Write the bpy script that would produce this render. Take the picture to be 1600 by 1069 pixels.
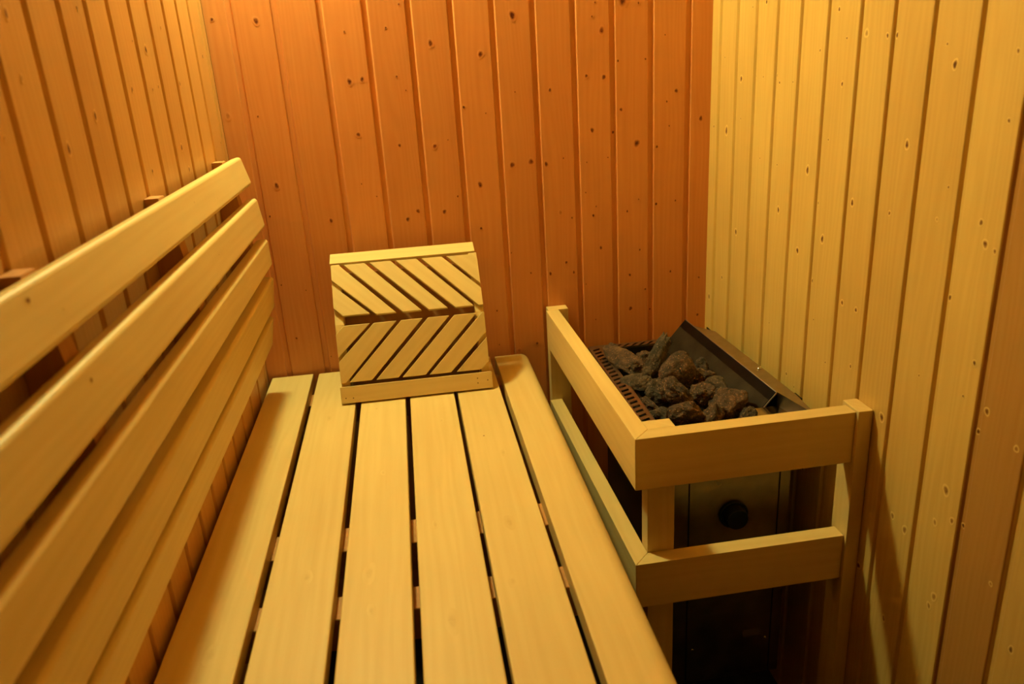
import bpy, bmesh, math, random
from mathutils import Vector, Matrix, Euler, noise
random.seed(7)
for o in list(bpy.data.objects): bpy.data.objects.remove(o)
S = bpy.context.scene
COL = S.collection

# ------------------------------------------------------------------ camera
cam_d = bpy.data.cameras.new('camera')
cam = bpy.data.objects.new('camera', cam_d); COL.objects.link(cam)
cam_d.sensor_width = 36.0; cam_d.lens = 27.447
cam_d.clip_start = 0.01
RT = ((0.98826541, -0.1409021, -0.05897523),
      (-0.10307211, -0.33021872, -0.93825995),
      (0.11272808, 0.93332856, -0.34086681))       # camera right, down, forward in world axes
cam.matrix_world = Matrix(((RT[0][0], -RT[1][0], -RT[2][0], 0.0),
                           (RT[0][1], -RT[1][1], -RT[2][1], 0.0),
                           (RT[0][2], -RT[1][2], -RT[2][2], 1.30),
                           (0, 0, 0, 1)))
cam_d.dof.use_dof = True
cam_d.dof.focus_distance = 1.45
cam_d.dof.aperture_fstop = 5.0
S.camera = cam

# ------------------------------------------------------------------ world, exposure
w = bpy.data.worlds.new('world'); S.world = w; w.use_nodes = True
w.node_tree.nodes['Background'].inputs[0].default_value = (0, 0, 0, 1)
w.node_tree.nodes['Background'].inputs[1].default_value = 0.0
S.view_settings.view_transform = 'Standard'; S.view_settings.look = 'None'
S.view_settings.gamma = 1.0; S.view_settings.use_curve_mapping = False
S.view_settings.exposure = 0.0
LAMP_POS = (-0.252, 1.650, 1.96)      # corner lamp of the cabin, just above the frame
LAMP_STRENGTH = 402.0
LAMP_COLOR = (1.0, 1.11, 0.48)
# knots of the boards: (position along the wall, height, radius, darkness)
KB = [(0.022, 1.415, 0.0013, 0.65), (-0.009, 1.373, 0.0013, 0.65), (0.078, 1.339, 0.0031, 0.65), (0.179, 1.312, 0.0031, 0.65), (0.25, 1.383, 0.0038, 0.8), (0.003, 1.279, 0.0013, 0.65), (0.019, 1.251, 0.0009, 0.65), (0.136, 1.209, 0.0016, 1), (0.182, 1.194, 0.0009, 0.65), (-0.006, 1.141, 0.0019, 0.65), (0.068, 1.134, 0.0025, 0.65), (0.097, 1.145, 0.0009, 0.65), (0.247, 1.233, 0.0009, 0.65), (0.322, 1.232, 0.0019, 0.65), (0.232, 1.082, 0.0032, 0.65), (0.274, 1.086, 0.0032, 0.65), (0.303, 1.078, 0.0026, 0.65), (0.346, 1.088, 0.001, 0.65), (0.159, 1.045, 0.0032, 0.65), (0.019, 0.999, 0.0025, 0.65), (-0.005, 0.983, 0.0025, 0.65), (0.076, 0.993, 0.0025, 0.65), (0.108, 1.024, 0.0013, 0.65), (0.154, 0.949, 0.0016, 1), (0.402, 1.256, 0.0019, 0.65), (0.44, 1.251, 0.0026, 0.65), (0.417, 1.372, 0.0013, 0.65), (0.437, 1.344, 0.0032, 0.65), (0.424, 1.399, 0.001, 0.65), (0.481, 1.4, 0.0052, 0.65), (0.517, 1.393, 0.0013, 0.65), (0.477, 1.182, 0.002, 0.65), (0.412, 1.143, 0.0026, 0.65), (0.457, 1.135, 0.0026, 1), (0.512, 1.108, 0.0039, 0.65), (0.558, 1.097, 0.0017, 0.65), (0.47, 1.282, 0.0013, 1), (0.532, 1.282, 0.0013, 0.65), (0.601, 1.213, 0.0023, 0.65), (0.58, 1.192, 0.0013, 0.65), (0.586, 1.14, 0.001, 0.65), (0.575, 1.328, 0.0009, 0.65), (0.668, 1.151, 0.0027, 0.65), (0.398, 1.075, 0.0009, 0.65), (0.446, 1.082, 0.001, 0.65), (0.394, 1.009, 0.001, 0.65), (0.41, 0.956, 0.0016, 1), (0.417, 0.976, 0.0009, 0.65), (0.489, 0.959, 0.0013, 1), (0.516, 0.984, 0.001, 0.65), (0.602, 0.974, 0.0013, 0.65), (0.554, 0.97, 0.0017, 1), (0.361, 0.955, 0.0013, 0.65), (0.335, 0.969, 0.0026, 0.3), (-0.343, 1.406, 0.0018, 0.65), (-0.26, 1.399, 0.003, 0.65), (-0.286, 1.219, 0.0012, 0.65), (-0.345, 1.224, 0.003, 0.3), (-0.092, 1.37, 0.0012, 0.65), (-0.094, 1.275, 0.003, 0.65), (-0.068, 1.278, 0.0024, 0.65), (-0.089, 1.169, 0.0024, 0.65), (-0.271, 1.077, 0.003, 0.65), (-0.169, 0.994, 0.0024, 0.65), (-0.095, 1.067, 0.0009, 0.65), (-0.066, 1.038, 0.0009, 0.65), (-0.295, 1.014, 0.0012, 1), (0.218, 0.887, 0.0009, 0.65), (0.261, 0.836, 0.0013, 0.65), (0.305, 0.83, 0.0022, 0.65), (0.344, 0.853, 0.0018, 0.65), (0.361, 0.828, 0.0018, 0.65), (0.361, 0.955, 0.0009, 0.65), (0.177, 0.754, 0.0014, 0.65), (0.177, 0.67, 0.0009, 0.65), (0.267, 0.664, 0.0018, 0.65), (0.222, 0.65, 0.0028, 0.3), (0.426, 0.88, 0.0021, 0.65), (0.518, 0.867, 0.0013, 0.65), (0.494, 0.809, 0.0017, 1), (0.531, 0.771, 0.0013, 1), (0.495, 0.727, 0.0026, 0.65), (0.538, 0.719, 0.0013, 0.65), (0.592, 0.808, 0.0015, 0.65), (0.666, 0.694, 0.0018, 0.65), (0.41, 0.708, 0.0009, 0.65), (0.676, 0.787, 0.0013, 0.65), (0.389, 0.797, 0.0009, 0.65), (-0.295, 0.862, 0.001, 1), (-0.281, 0.736, 0.0014, 0.65), (-0.244, 0.845, 0.0009, 0.65), (-0.211, 0.684, 0.0009, 0.65)]
KR = [(1.643, 1.276, 0.001, 0.65), (1.518, 1.364, 0.001, 0.65), (1.46, 1.369, 0.0019, 0.65), (1.558, 1.235, 0.0026, 0.65), (1.504, 1.241, 0.0032, 1), (1.459, 1.24, 0.0009, 0.65), (1.412, 1.242, 0.0018, 1), (1.392, 1.231, 0.0012, 1), (1.342, 1.233, 0.0009, 0.65), (1.208, 1.341, 0.0016, 0.65), (1.18, 1.299, 0.001, 0.65), (1.257, 1.283, 0.0011, 0.65), (1.183, 1.233, 0.0016, 0.65), (1.129, 1.304, 0.0025, 0.3), (1.076, 1.299, 0.0015, 0.65), (1.061, 1.299, 0.0024, 1), (0.948, 1.285, 0.0009, 0.65), (0.929, 1.261, 0.0022, 0.9), (0.828, 1.275, 0.0012, 0.65), (1.623, 1.13, 0.0034, 0.65), (1.693, 1.134, 0.0014, 0.65), (1.553, 1.159, 0.0009, 0.65), (1.271, 1.091, 0.0028, 0.65), (1.211, 1.147, 0.0009, 0.65), (1.369, 1.006, 0.0024, 0.65), (1.126, 1.059, 0.0021, 0.9), (1.233, 1.04, 0.0011, 1), (1.006, 1.158, 0.0023, 0.65), (0.912, 1.114, 0.0009, 0.65), (1.029, 1.06, 0.0014, 0.65), (0.826, 1.201, 0.0012, 0.65), (1.206, 0.985, 0.0027, 0.65), (1.287, 0.947, 0.0023, 0.9), (1.555, 0.927, 0.0027, 0.65), (1.504, 0.94, 0.0026, 1), (1.409, 0.959, 0.0012, 1), (0.846, 1.081, 0.0017, 0.65), (0.834, 1.057, 0.0021, 0.65), (0.817, 1.052, 0.0013, 0.65), (0.926, 1.07, 0.0013, 0.3), (1.384, 1.087, 0.0009, 0.65), (1.457, 1.091, 0.0009, 0.65), (1.621, 0.81, 0.0018, 0.65), (1.697, 0.744, 0.0026, 0.65), (1.237, 0.904, 0.002, 1), (1.13, 0.896, 0.0019, 0.65), (1.089, 0.896, 0.0018, 0.65), (1.214, 0.84, 0.0009, 0.65), (1.38, 0.78, 0.0009, 0.65), (1.298, 0.704, 0.0016, 0.65), (1.266, 0.69, 0.001, 0.65), (0.994, 0.753, 0.0027, 0.65), (0.891, 0.974, 0.002, 1), (0.922, 0.851, 0.0009, 0.65), (0.822, 0.908, 0.0015, 0.65), (0.79, 0.856, 0.0019, 0.65), (0.807, 0.821, 0.0016, 1), (1.165, 0.778, 0.001, 0.65), (1.089, 0.8, 0.0014, 0.65), (0.833, 0.858, 0.0009, 0.65), (0.838, 0.716, 0.0029, 0.5), (0.85, 0.658, 0.002, 0.4), (0.819, 0.68, 0.0019, 0.5), (0.807, 0.682, 0.0014, 1), (0.91, 0.607, 0.0026, 0.5), (0.941, 0.612, 0.0021, 0.5), (0.831, 0.547, 0.0026, 0.4), (0.838, 0.526, 0.0021, 0.4), (0.932, 0.428, 0.0023, 0.4), (0.689, 0.577, 0.0019, 0.6), (0.735, 0.832, 0.0017, 0.4), (1.011, 0.472, 0.0023, 1), (0.737, 0.639, 0.0014, 0.3)]
KL = [(0.859, 1.368, 0.0021, 0.65), (0.821, 1.318, 0.0028, 1), (1.047, 1.385, 0.001, 0.65), (1.287, 1.344, 0.0027, 0.65), (1.231, 1.354, 0.0009, 0.65), (1.185, 1.291, 0.0014, 0.65), (1.281, 1.288, 0.0011, 0.65), (1.312, 1.291, 0.0012, 0.65), (1.391, 1.378, 0.0012, 0.65), (1.026, 1.265, 0.0022, 0.65), (0.926, 1.236, 0.0026, 0.65), (1.375, 1.195, 0.0025, 0.65), (1.395, 1.157, 0.0021, 0.65), (1.198, 1.179, 0.0014, 0.65), (1.646, 1.338, 0.0019, 0.65), (1.6, 1.342, 0.0028, 0.65), (1.607, 1.327, 0.0014, 1), (1.603, 1.157, 0.0019, 1), (1.442, 1.293, 0.0017, 0.65), (1.689, 1.26, 0.001, 0.65), (1.667, 1.176, 0.001, 0.65), (0.857, 1.31, 0.0016, 0.3), (0.79, 1.259, 0.001, 0.4)]
# room limits (metres; the camera stands at x=0, y=0)
XL, XR, YB, YF, ZC = -0.358, 0.680, 1.716, -1.10, 2.12

# ------------------------------------------------------------------ materials
def nd(t, typ, **kw):
    n = t.nodes.new(typ)
    for k, v in kw.items(): setattr(n, k, v)
    return n
def wood(name, light, dark, streak=70.0, figure=0.5, rough=0.45, bump=0.15, tonev=0.16, knot=(0.10, 0.030, 0.008), halo=0.0, redden=0.0):
    m = bpy.data.materials.new(name); m.use_nodes = True; t = m.node_tree; L = t.links.new
    bs = t.nodes['Principled BSDF']
    uv = nd(t, 'ShaderNodeUVMap'); uv.uv_map = 'grain'
    at = nd(t, 'ShaderNodeAttribute'); at.attribute_name = 'tone'
    kr = nd(t, 'ShaderNodeAttribute'); kr.attribute_name = 'knot'
    sx = nd(t, 'ShaderNodeSeparateXYZ'); L(uv.outputs['UV'], sx.inputs[0])
    def math(op, a, b=None, c=None):
        n = nd(t, 'ShaderNodeMath', operation=op)
        for i, v in enumerate((a, b, c)):
            if v is None: continue
            if isinstance(v, (int, float)): n.inputs[i].default_value = v
            else: L(v, n.inputs[i])
        return n.outputs[0]
    def comb(x, y, z):
        n = nd(t, 'ShaderNodeCombineXYZ')
        for i, v in enumerate((x, y, z)):
            if isinstance(v, (int, float)): n.inputs[i].default_value = v
            else: L(v, n.inputs[i])
        return n.outputs[0]
    def noi(vec, scale, detail=3.0, rough_=0.55):
        n = nd(t, 'ShaderNodeTexNoise'); n.inputs['Scale'].default_value = scale
        n.inputs['Detail'].default_value = detail; n.inputs['Roughness'].default_value = rough_
        L(vec, n.inputs['Vector']); return n.outputs['Fac']
    tz = math('MULTIPLY', at.outputs['Fac'], 13.7)
    v1 = comb(sx.outputs[0], math('MULTIPLY', sx.outputs[1], 0.03), tz)
    fine = noi(v1, streak * 3.0, 4.0, 0.6)
    v2 = comb(sx.outputs[0], math('MULTIPLY', sx.outputs[1], 0.10), tz)
    broad = noi(v2, 14.0, 2.0)
    bl = noi(comb(sx.outputs[0], math('MULTIPLY', sx.outputs[1], 0.5), tz), 6.0, 2.0)
    # growth rings: bands across the board, warped slowly along it
    ring = math('SINE', math('MULTIPLY', math('ADD', sx.outputs[0], math('MULTIPLY', broad, 0.10)), streak * 12.0))
    ring = math('MULTIPLY_ADD', ring, 0.5, 0.5)
    f = math('MULTIPLY_ADD', ring, figure * 0.35, math('MULTIPLY', fine, 0.75))
    f = math('ADD', f, math('MULTIPLY', math('SUBTRACT', bl, 0.5), 0.9))
    ramp = nd(t, 'ShaderNodeValToRGB'); L(f, ramp.inputs[0])
    ramp.color_ramp.elements[0].position = 0.15; ramp.color_ramp.elements[0].color = (*light, 1)
    ramp.color_ramp.elements[1].position = 0.95; ramp.color_ramp.elements[1].color = (*dark, 1)
    hs = nd(t, 'ShaderNodeHueSaturation')
    L(ramp.outputs[0], hs.inputs['Color'])
    L(math('MULTIPLY_ADD', at.outputs['Fac'], tonev, 1.0 - tonev * 0.6), hs.inputs['Value'])
    base_out = hs.outputs[0]
    if redden:      # some boards are of redder heartwood
        it = math('SUBTRACT', 1.0, at.outputs['Fac'])
        rd = nd(t, 'ShaderNodeMix', data_type='RGBA', blend_type='MULTIPLY')
        L(math('MULTIPLY', math('POWER', it, 3.0), redden), rd.inputs['Factor'])
        L(base_out, rd.inputs['A']); rd.inputs['B'].default_value = (0.62, 0.42, 0.36, 1); base_out = rd.outputs['Result']
    if halo:        # pale ring of sapwood round the knots
        up_ = nd(t, 'ShaderNodeMapRange'); up_.inputs['From Min'].default_value = 0.01; up_.inputs['From Max'].default_value = 0.09; L(kr.outputs['Fac'], up_.inputs['Value'])
        dn_ = nd(t, 'ShaderNodeMapRange'); dn_.inputs['From Min'].default_value = 0.10; dn_.inputs['From Max'].default_value = 0.35
        dn_.inputs['To Min'].default_value = 1.0; dn_.inputs['To Max'].default_value = 0.0; L(kr.outputs['Fac'], dn_.inputs['Value'])
        hm = nd(t, 'ShaderNodeMix', data_type='RGBA'); L(math('MULTIPLY', math('MULTIPLY', up_.outputs[0], dn_.outputs[0]), halo), hm.inputs['Factor'])
        L(base_out, hm.inputs['A']); hm.inputs['B'].default_value = (min(1, light[0] * 1.25), min(1, light[1] * 1.35), light[2] * 1.5, 1); base_out = hm.outputs['Result']
    # knots
    wob = noi(comb(sx.outputs[0], sx.outputs[1], 0.0), 260.0, 3.0)
    kf = math('ADD', kr.outputs['Fac'], math('MULTIPLY', math('MULTIPLY', kr.outputs['Fac'], math('SUBTRACT', wob, 0.5)), 1.2))
    kramp = nd(t, 'ShaderNodeMapRange'); kramp.interpolation_type = 'SMOOTHSTEP'
    kramp.inputs['From Min'].default_value = 0.40; kramp.inputs['From Max'].default_value = 0.95
    L(kf, kramp.inputs['Value'])
    k1 = nd(t, 'ShaderNodeMapRange'); k1.interpolation_type = 'SMOOTHSTEP'; L(kf, k1.inputs['Value'])
    k1.inputs['From Min'].default_value = 0.05; k1.inputs['From Max'].default_value = 0.60; k1.inputs['To Max'].default_value = 0.75
    rg = nd(t, 'ShaderNodeMix', data_type='RGBA'); L(k1.outputs[0], rg.inputs['Factor']); L(base_out, rg.inputs['A'])
    rg.inputs['B'].default_value = (dark[0] * 0.55, dark[1] * 0.38, dark[2] * 0.3, 1); base_out = rg.outputs['Result']
    mx = nd(t, 'ShaderNodeMix', data_type='RGBA')
    L(kramp.outputs[0], mx.inputs['Factor']); L(base_out, mx.inputs['A']); mx.inputs['B'].default_value = (*knot, 1)
    L(mx.outputs['Result'], bs.inputs['Base Color'])
    bs.inputs['Roughness'].default_value = rough
    bs.inputs['Specular IOR Level'].default_value = 0.35
    if bump:
        b = nd(t, 'ShaderNodeBump'); b.inputs['Strength'].default_value = bump; b.inputs['Distance'].default_value = 0.0006
        L(f, b.inputs['Height']); L(b.outputs[0], bs.inputs['Normal'])
    return m
M = {}
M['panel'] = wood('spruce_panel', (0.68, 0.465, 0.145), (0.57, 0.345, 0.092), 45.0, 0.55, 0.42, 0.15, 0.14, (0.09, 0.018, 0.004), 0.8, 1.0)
M['panel_bounce'] = wood('bounce_tinted_panel', (0.76, 0.335, 0.125), (0.67, 0.255, 0.085), 45.0, 0.55, 0.42, 0.15, 0.12, (0.11, 0.016, 0.004), 0.15, 0.30)  # back wall boards: warm bounced light put into the colour as a redder tint
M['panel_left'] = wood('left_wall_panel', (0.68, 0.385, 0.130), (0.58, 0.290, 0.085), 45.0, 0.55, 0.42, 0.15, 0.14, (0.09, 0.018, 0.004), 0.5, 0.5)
M['ceiling'] = wood('spruce_ceiling', (0.50, 0.30, 0.05), (0.40, 0.22, 0.03), 45.0, 0.5, 0.5)
M['aspen'] = wood('aspen_slat', (0.76, 0.565, 0.245), (0.66, 0.450, 0.175), 30.0, 0.45, 0.48, 0.08, 0.07, (0.22, 0.08, 0.02))
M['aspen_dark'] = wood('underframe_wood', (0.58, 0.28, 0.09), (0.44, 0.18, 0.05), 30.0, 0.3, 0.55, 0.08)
def simple(name, col, rough, metal=0.0, noise_amt=0.0, scale=40.0, stretch=(1, 1, 1), bump=0.0, spec=0.5):
    m = bpy.data.materials.new(name); m.use_nodes = True; t = m.node_tree; L = t.links.new
    bs = t.nodes['Principled BSDF']
    tc = nd(t, 'ShaderNodeTexCoord'); mp = nd(t, 'ShaderNodeMapping'); mp.inputs['Scale'].default_value = stretch
    L(tc.outputs['Object'], mp.inputs[0])
    n = nd(t, 'ShaderNodeTexNoise'); n.inputs['Scale'].default_value = scale; n.inputs['Detail'].default_value = 4
    L(mp.outputs[0], n.inputs['Vector'])
    r = nd(t, 'ShaderNodeValToRGB'); L(n.outputs['Fac'], r.inputs[0])
    r.color_ramp.elements[0].position = 0.3; r.color_ramp.elements[1].position = 0.7
    r.color_ramp.elements[0].color = (*[c * (1 - noise_amt) for c in col], 1)
    r.color_ramp.elements[1].color = (*[min(1, c * (1 + noise_amt)) for c in col], 1)
    L(r.outputs[0], bs.inputs['Base Color'])
    rr = nd(t, 'ShaderNodeMapRange'); L(n.outputs['Fac'], rr.inputs['Value'])
    rr.inputs['To Min'].default_value = rough * 0.8; rr.inputs['To Max'].default_value = min(1, rough * 1.2)
    L(rr.outputs[0], bs.inputs['Roughness'])
    bs.inputs['Metallic'].default_value = metal; bs.inputs['Specular IOR Level'].default_value = spec
    if bump:
        b = nd(t, 'ShaderNodeBump'); b.inputs['Strength'].default_value = bump; b.inputs['Distance'].default_value = 0.001
        L(n.outputs['Fac'], b.inputs['Height']); L(b.outputs[0], bs.inputs['Normal'])
    return m
M['steel'] = simple('stainless_steel', (0.50, 0.44, 0.36), 0.16, 1.0, 0.10, 30, (1, 1, 1))
M['steel_rim'] = simple('rim_steel', (0.36, 0.32, 0.28), 0.34, 1.0, 0.10, 60)
M['steel_dark'] = simple('heat_stained_steel', (0.07, 0.058, 0.045), 0.25, 0.9, 0.3, 18)
M['shield'] = simple('dark_reflection_steel', (0.004, 0.0038, 0.0045), 0.30, 0.2, 0.4, 20, spec=0.2)  # top band of the shield: its dark reflection is painted into the colour
M['shield_lower'] = simple('shield_lower_steel', (0.020, 0.0145, 0.010), 0.45, 0.2, 0.6, 30, spec=0.3)  # lower bands of the same sheet, slightly lighter and browner
M['chrome'] = simple('bright_metal', (0.8, 0.78, 0.72), 0.18, 1.0, 0.03)
M['black'] = simple('black_plastic', (0.004, 0.004, 0.004), 0.35, 0.0, 0.2, spec=0.25)
M['black_inside'] = simple('sooty_metal', (0.02, 0.017, 0.014), 0.7, 0.3, 0.3)
M['label'] = simple('paper_label', (0.13, 0.10, 0.09), 0.6, 0.0, 0.05)
M['ink'] = simple('label_ink', (0.05, 0.02, 0.02), 0.7, 0.0, 0.05)
M['front_steel'] = simple('dark_brushed_steel', (0.22, 0.18, 0.12), 0.30, 1.0, 0.15, 25)
M['floor'] = simple('dark_floor_tile', (0.016, 0.011, 0.009), 0.55, 0.0, 0.3, 12)
M['nail'] = simple('nail_head', (0.12, 0.06, 0.03), 0.5, 0.5, 0.2)
def stone_mat(name, a, b, c):
    m = bpy.data.materials.new(name); m.use_nodes = True; t = m.node_tree; L = t.links.new
    bs = t.nodes['Principled BSDF']; tc = nd(t, 'ShaderNodeTexCoord')
    n = nd(t, 'ShaderNodeTexNoise'); n.inputs['Scale'].default_value = 42; n.inputs['Detail'].default_value = 8; n.inputs['Roughness'].default_value = 0.72
    L(tc.outputs['Object'], n.inputs['Vector'])
    r = nd(t, 'ShaderNodeValToRGB'); L(n.outputs['Fac'], r.inputs[0]); e = r.color_ramp.elements
    e[0].position = 0.34; e[0].color = (*a, 1); e[1].position = 0.70; e[1].color = (*c, 1)
    k = e.new(0.52); k.color = (*b, 1)
    v = nd(t, 'ShaderNodeTexNoise'); v.inputs['Scale'].default_value = 330; v.inputs['Detail'].default_value = 3
    L(tc.outputs['Object'], v.inputs['Vector'])
    mr = nd(t, 'ShaderNodeMapRange'); mr.inputs['From Min'].default_value = 0.60; mr.inputs['From Max'].default_value = 0.72
    L(v.outputs['Fac'], mr.inputs['Value'])
    mx = nd(t, 'ShaderNodeMix', data_type='RGBA'); L(mr.outputs[0], mx.inputs['Factor'])
    L(r.outputs[0], mx.inputs['A']); mx.inputs['B'].default_value = (min(1, c[0] * 1.7), min(1, c[1] * 1.7), min(1, c[2] * 1.7), 1)
    L(mx.outputs['Result'], bs.inputs['Base Color'])
    bs.inputs['Roughness'].default_value = 0.62; bs.inputs['Specular IOR Level'].default_value = 0.6
    b1 = nd(t, 'ShaderNodeBump'); b1.inputs['Strength'].default_value = 1.0; b1.inputs['Distance'].default_value = 0.009
    L(n.outputs['Fac'], b1.inputs['Height'])
    b2 = nd(t, 'ShaderNodeBump'); b2.inputs['Strength'].default_value = 0.5; b2.inputs['Distance'].default_value = 0.0015
    L(v.outputs['Fac'], b2.inputs['Height']); L(b1.outputs[0], b2.inputs['Normal']); L(b2.outputs[0], bs.inputs['Normal'])
    return m
M['stone_brown'] = stone_mat('brown_stone', (0.006, 0.0035, 0.0025), (0.075, 0.036, 0.018), (0.27, 0.135, 0.060))
M['stone_grey'] = stone_mat('grey_stone', (0.005, 0.0038, 0.003), (0.052, 0.032, 0.020), (0.19, 0.118, 0.066))
lm = bpy.data.materials.new('lamp_glass_glow'); lm.use_nodes = True
lb = lm.node_tree.nodes['Principled BSDF']
lb.inputs['Base Color'].default_value = (0.9, 0.85, 0.7, 1)
lb.inputs['Emission Color'].default_value = (*LAMP_COLOR, 1)
lb.inputs['Emission Strength'].default_value = LAMP_STRENGTH
M['lamp'] = lm

# ------------------------------------------------------------------ mesh builder
class MB:
    def __init__(s): s.v = []; s.f = []; s.uv = []; s.tone = []; s.mi = []; s.k = {}
    def poly(s, pts, uvs, tone=0.5, mi=0):
        b = len(s.v); s.v += [tuple(p) for p in pts]; s.f.append(tuple(range(b, b + len(pts))))
        s.uv.append([tuple(u) for u in uvs]); s.tone.append(tone); s.mi.append(mi)
    def hexa(s, P, axis, tone=None, mi=0):
        """P: 8 corners (z-low ring then z-high ring, both counter-clockwise); axis 0,1,2 = grain direction"""
        tone = random.random() if tone is None else tone
        ou, ov = random.uniform(0, 5), random.uniform(0, 9)
        b = len(s.v); s.v += [tuple(p) for p in P]
        for q in ((0, 3, 2, 1), (4, 5, 6, 7), (0, 1, 5, 4), (1, 2, 6, 5), (2, 3, 7, 6), (3, 0, 4, 7)):
            s.f.append(tuple(b + i for i in q)); s.tone.append(tone); s.mi.append(mi)
            o = [a for a in (0, 1, 2) if a != axis]
            s.uv.append([(P[i][o[0]] + P[i][o[1]] + ou, P[i][axis] + ov) for i in q])
    def box(s, x0, x1, y0, y1, z0, z1, axis=1, tone=None, mi=0, T=None):
        P = [(x0, y0, z0), (x1, y0, z0), (x1, y1, z0), (x0, y1, z0), (x0, y0, z1), (x1, y0, z1), (x1, y1, z1), (x0, y1, z1)]
        if T: P = [T(p) for p in P]
        s.hexa(P, axis, tone, mi)
    def prism(s, pts, fn, d0, d1, grain=(0, 1), tone=None, mi=0, gdepth=False):
        """outline pts (a,b) counter-clockwise seen from +depth; fn(a,b,d)->xyz. grain = direction in (a,b), or along depth if gdepth"""
        tone = random.random() if tone is None else tone
        ou, ov = random.uniform(0, 5), random.uniform(0, 9)
        n = len(pts); b = len(s.v)
        s.v += [tuple(fn(a, c, d0)) for a, c in pts] + [tuple(fn(a, c, d1)) for a, c in pts]
        gx, gy = grain
        def U(i, d):
            a, c = pts[i]
            if gdepth: return (a + c + ou, d + ov)
            return (a * gy - c * gx + d + ou, a * gx + c * gy + ov)
        s.f.append(tuple(b + n - 1 - i for i in range(n))); s.uv.append([U(n - 1 - i, d0) for i in range(n)])
        s.f.append(tuple(b + n + i for i in range(n))); s.uv.append([U(i, d1) for i in range(n)])
        s.tone += [tone, tone]; s.mi += [mi, mi]
        per = 0.0
        for i in range(n):
            j = (i + 1) % n; seg = math.dist(pts[i], pts[j])
            s.f.append((b + i, b + j, b + n + j, b + n + i))
            if gdepth: s.uv.append([(per + ou, d0 + ov), (per + seg + ou, d0 + ov), (per + seg + ou, d1 + ov), (per + ou, d1 + ov)])
            else: s.uv.append([U(i, d0), U(j, d0), U(j, d1), U(i, d1)])
            per += seg; s.tone.append(tone); s.mi.append(mi)
    def knot(s, c, eu, ev, ru, rv, dark, uv0, tone, lift, nrm, mi=0):
        """soft knot in the board surface: concentric rings carrying the 'knot' weight"""
        c = Vector(c); eu = Vector(eu); ev = Vector(ev); off = Vector(nrm) * lift
        N = 14; rad = (0.0, 0.38, 0.62, 0.85, 1.25); val = (1.0, 0.88, 0.52, 0.20, 0.0)
        b = len(s.v); s.v.append(tuple(c + off)); s.k[b] = val[0] * dark
        ph = random.uniform(0, 6.28)
        for r, vv in zip(rad[1:], val[1:]):
            for i in range(N):
                a = 2 * math.pi * i / N; wv = 1 + 0.10 * math.sin(2 * a + ph) + 0.07 * math.sin(3 * a + 2 * ph)
                s.k[len(s.v)] = vv * dark
                s.v.append(tuple(c + eu * (ru * r * wv * math.cos(a)) + ev * (rv * r * wv * math.sin(a)) + off * (1.0 if r < 1 else 0.5)))
        def UV(i):
            d = Vector(s.v[i]) - c; return (uv0[0] + d.dot(eu), uv0[1] + d.dot(ev))
        flip = eu.cross(ev).dot(Vector(nrm)) < 0
        for i in range(N):
            j = (i + 1) % N; F = [(b, b + 1 + i, b + 1 + j)]
            for q in range(3):
                o = b + 1 + q * N; F.append((o + i, o + N + i, o + N + j, o + j))
            for f in F:
                if flip: f = f[::-1]
                s.f.append(f); s.uv.append([UV(x) for x in f]); s.tone.append(tone); s.mi.append(mi)
    def cyl(s, c, axis, r, h, n=24, mi=0, r2=None, cap=True):
        c = Vector(c); ax = Vector(axis).normalized(); t = ax.orthogonal().normalized(); bt = ax.cross(t)
        r2 = r if r2 is None else r2; b = len(s.v)
        for k, (rr, hh) in enumerate(((r, 0), (r2, h))):
            for i in range(n):
                a = 2 * math.pi * i / n; s.v.append(tuple(c + t * rr * math.cos(a) + bt * rr * math.sin(a) + ax * hh))
        for i in range(n):
            j = (i + 1) % n; s.f.append((b + i, b + j, b + n + j, b + n + i))
        k = n
        if cap: s.f.append(tuple(b + n - 1 - i for i in range(n))); s.f.append(tuple(b + n + i for i in range(n))); k += 2
        for f in s.f[-k:]: s.uv.append([(0, 0)] * len(f)); s.tone.append(0.5); s.mi.append(mi)
    def build(s, name, mats, parent=None, bevel=0.0, seg=2, smooth=False, origin=None):
        me = bpy.data.meshes.new(name)
        o3 = Vector(origin) if origin else Vector((0, 0, 0))
        me.from_pydata([tuple(Vector(p) - o3) for p in s.v], [], s.f)
        uvl = me.uv_layers.new(name='grain')
        i = 0
        for f in s.uv:
            for u in f: uvl.data[i].uv = u; i += 1
        ta = me.attributes.new('tone', 'FLOAT', 'FACE')
        for j, tv in enumerate(s.tone): ta.data[j].value = tv
        if s.k:
            ka = me.attributes.new('knot', 'FLOAT', 'POINT')
            for j, kv in s.k.items(): ka.data[j].value = kv
        for m in (mats if isinstance(mats, (list, tuple)) else [mats]): me.materials.append(M[m])
        for j, p in enumerate(me.polygons):
            p.material_index = s.mi[j]
            if smooth: p.use_smooth = True
        me.validate(); me.update()
        ob = bpy.data.objects.new(name, me); COL.objects.link(ob)
        if origin: ob.location = origin
        if parent:
            ob.parent = parent; ob.location = Vector(ob.location) - parent.location
        if bevel:
            b = ob.modifiers.new('bevel', 'BEVEL'); b.width = bevel; b.segments = seg; b.limit_method = 'ANGLE'
            b.angle_limit = math.radians(30); b.harden_normals = False
            if smooth is False and seg > 1:
                for p in me.polygons: p.use_smooth = True
                wn = ob.modifiers.new('normals', 'WEIGHTED_NORMAL'); wn.keep_sharp = True; wn.weight = 100
        return ob
def thing(name, label, cat, loc=(0, 0, 0), group=None):
    o = bpy.data.objects.new(name, None); COL.objects.link(o); o.location = loc; o.empty_display_size = 0.05
    o['label'] = label; o['category'] = cat
    if group: o['group'] = group
    return o
def tag(o, label, cat, group=None):
    o['label'] = label; o['category'] = cat
    if group: o['group'] = group
    return o
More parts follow.
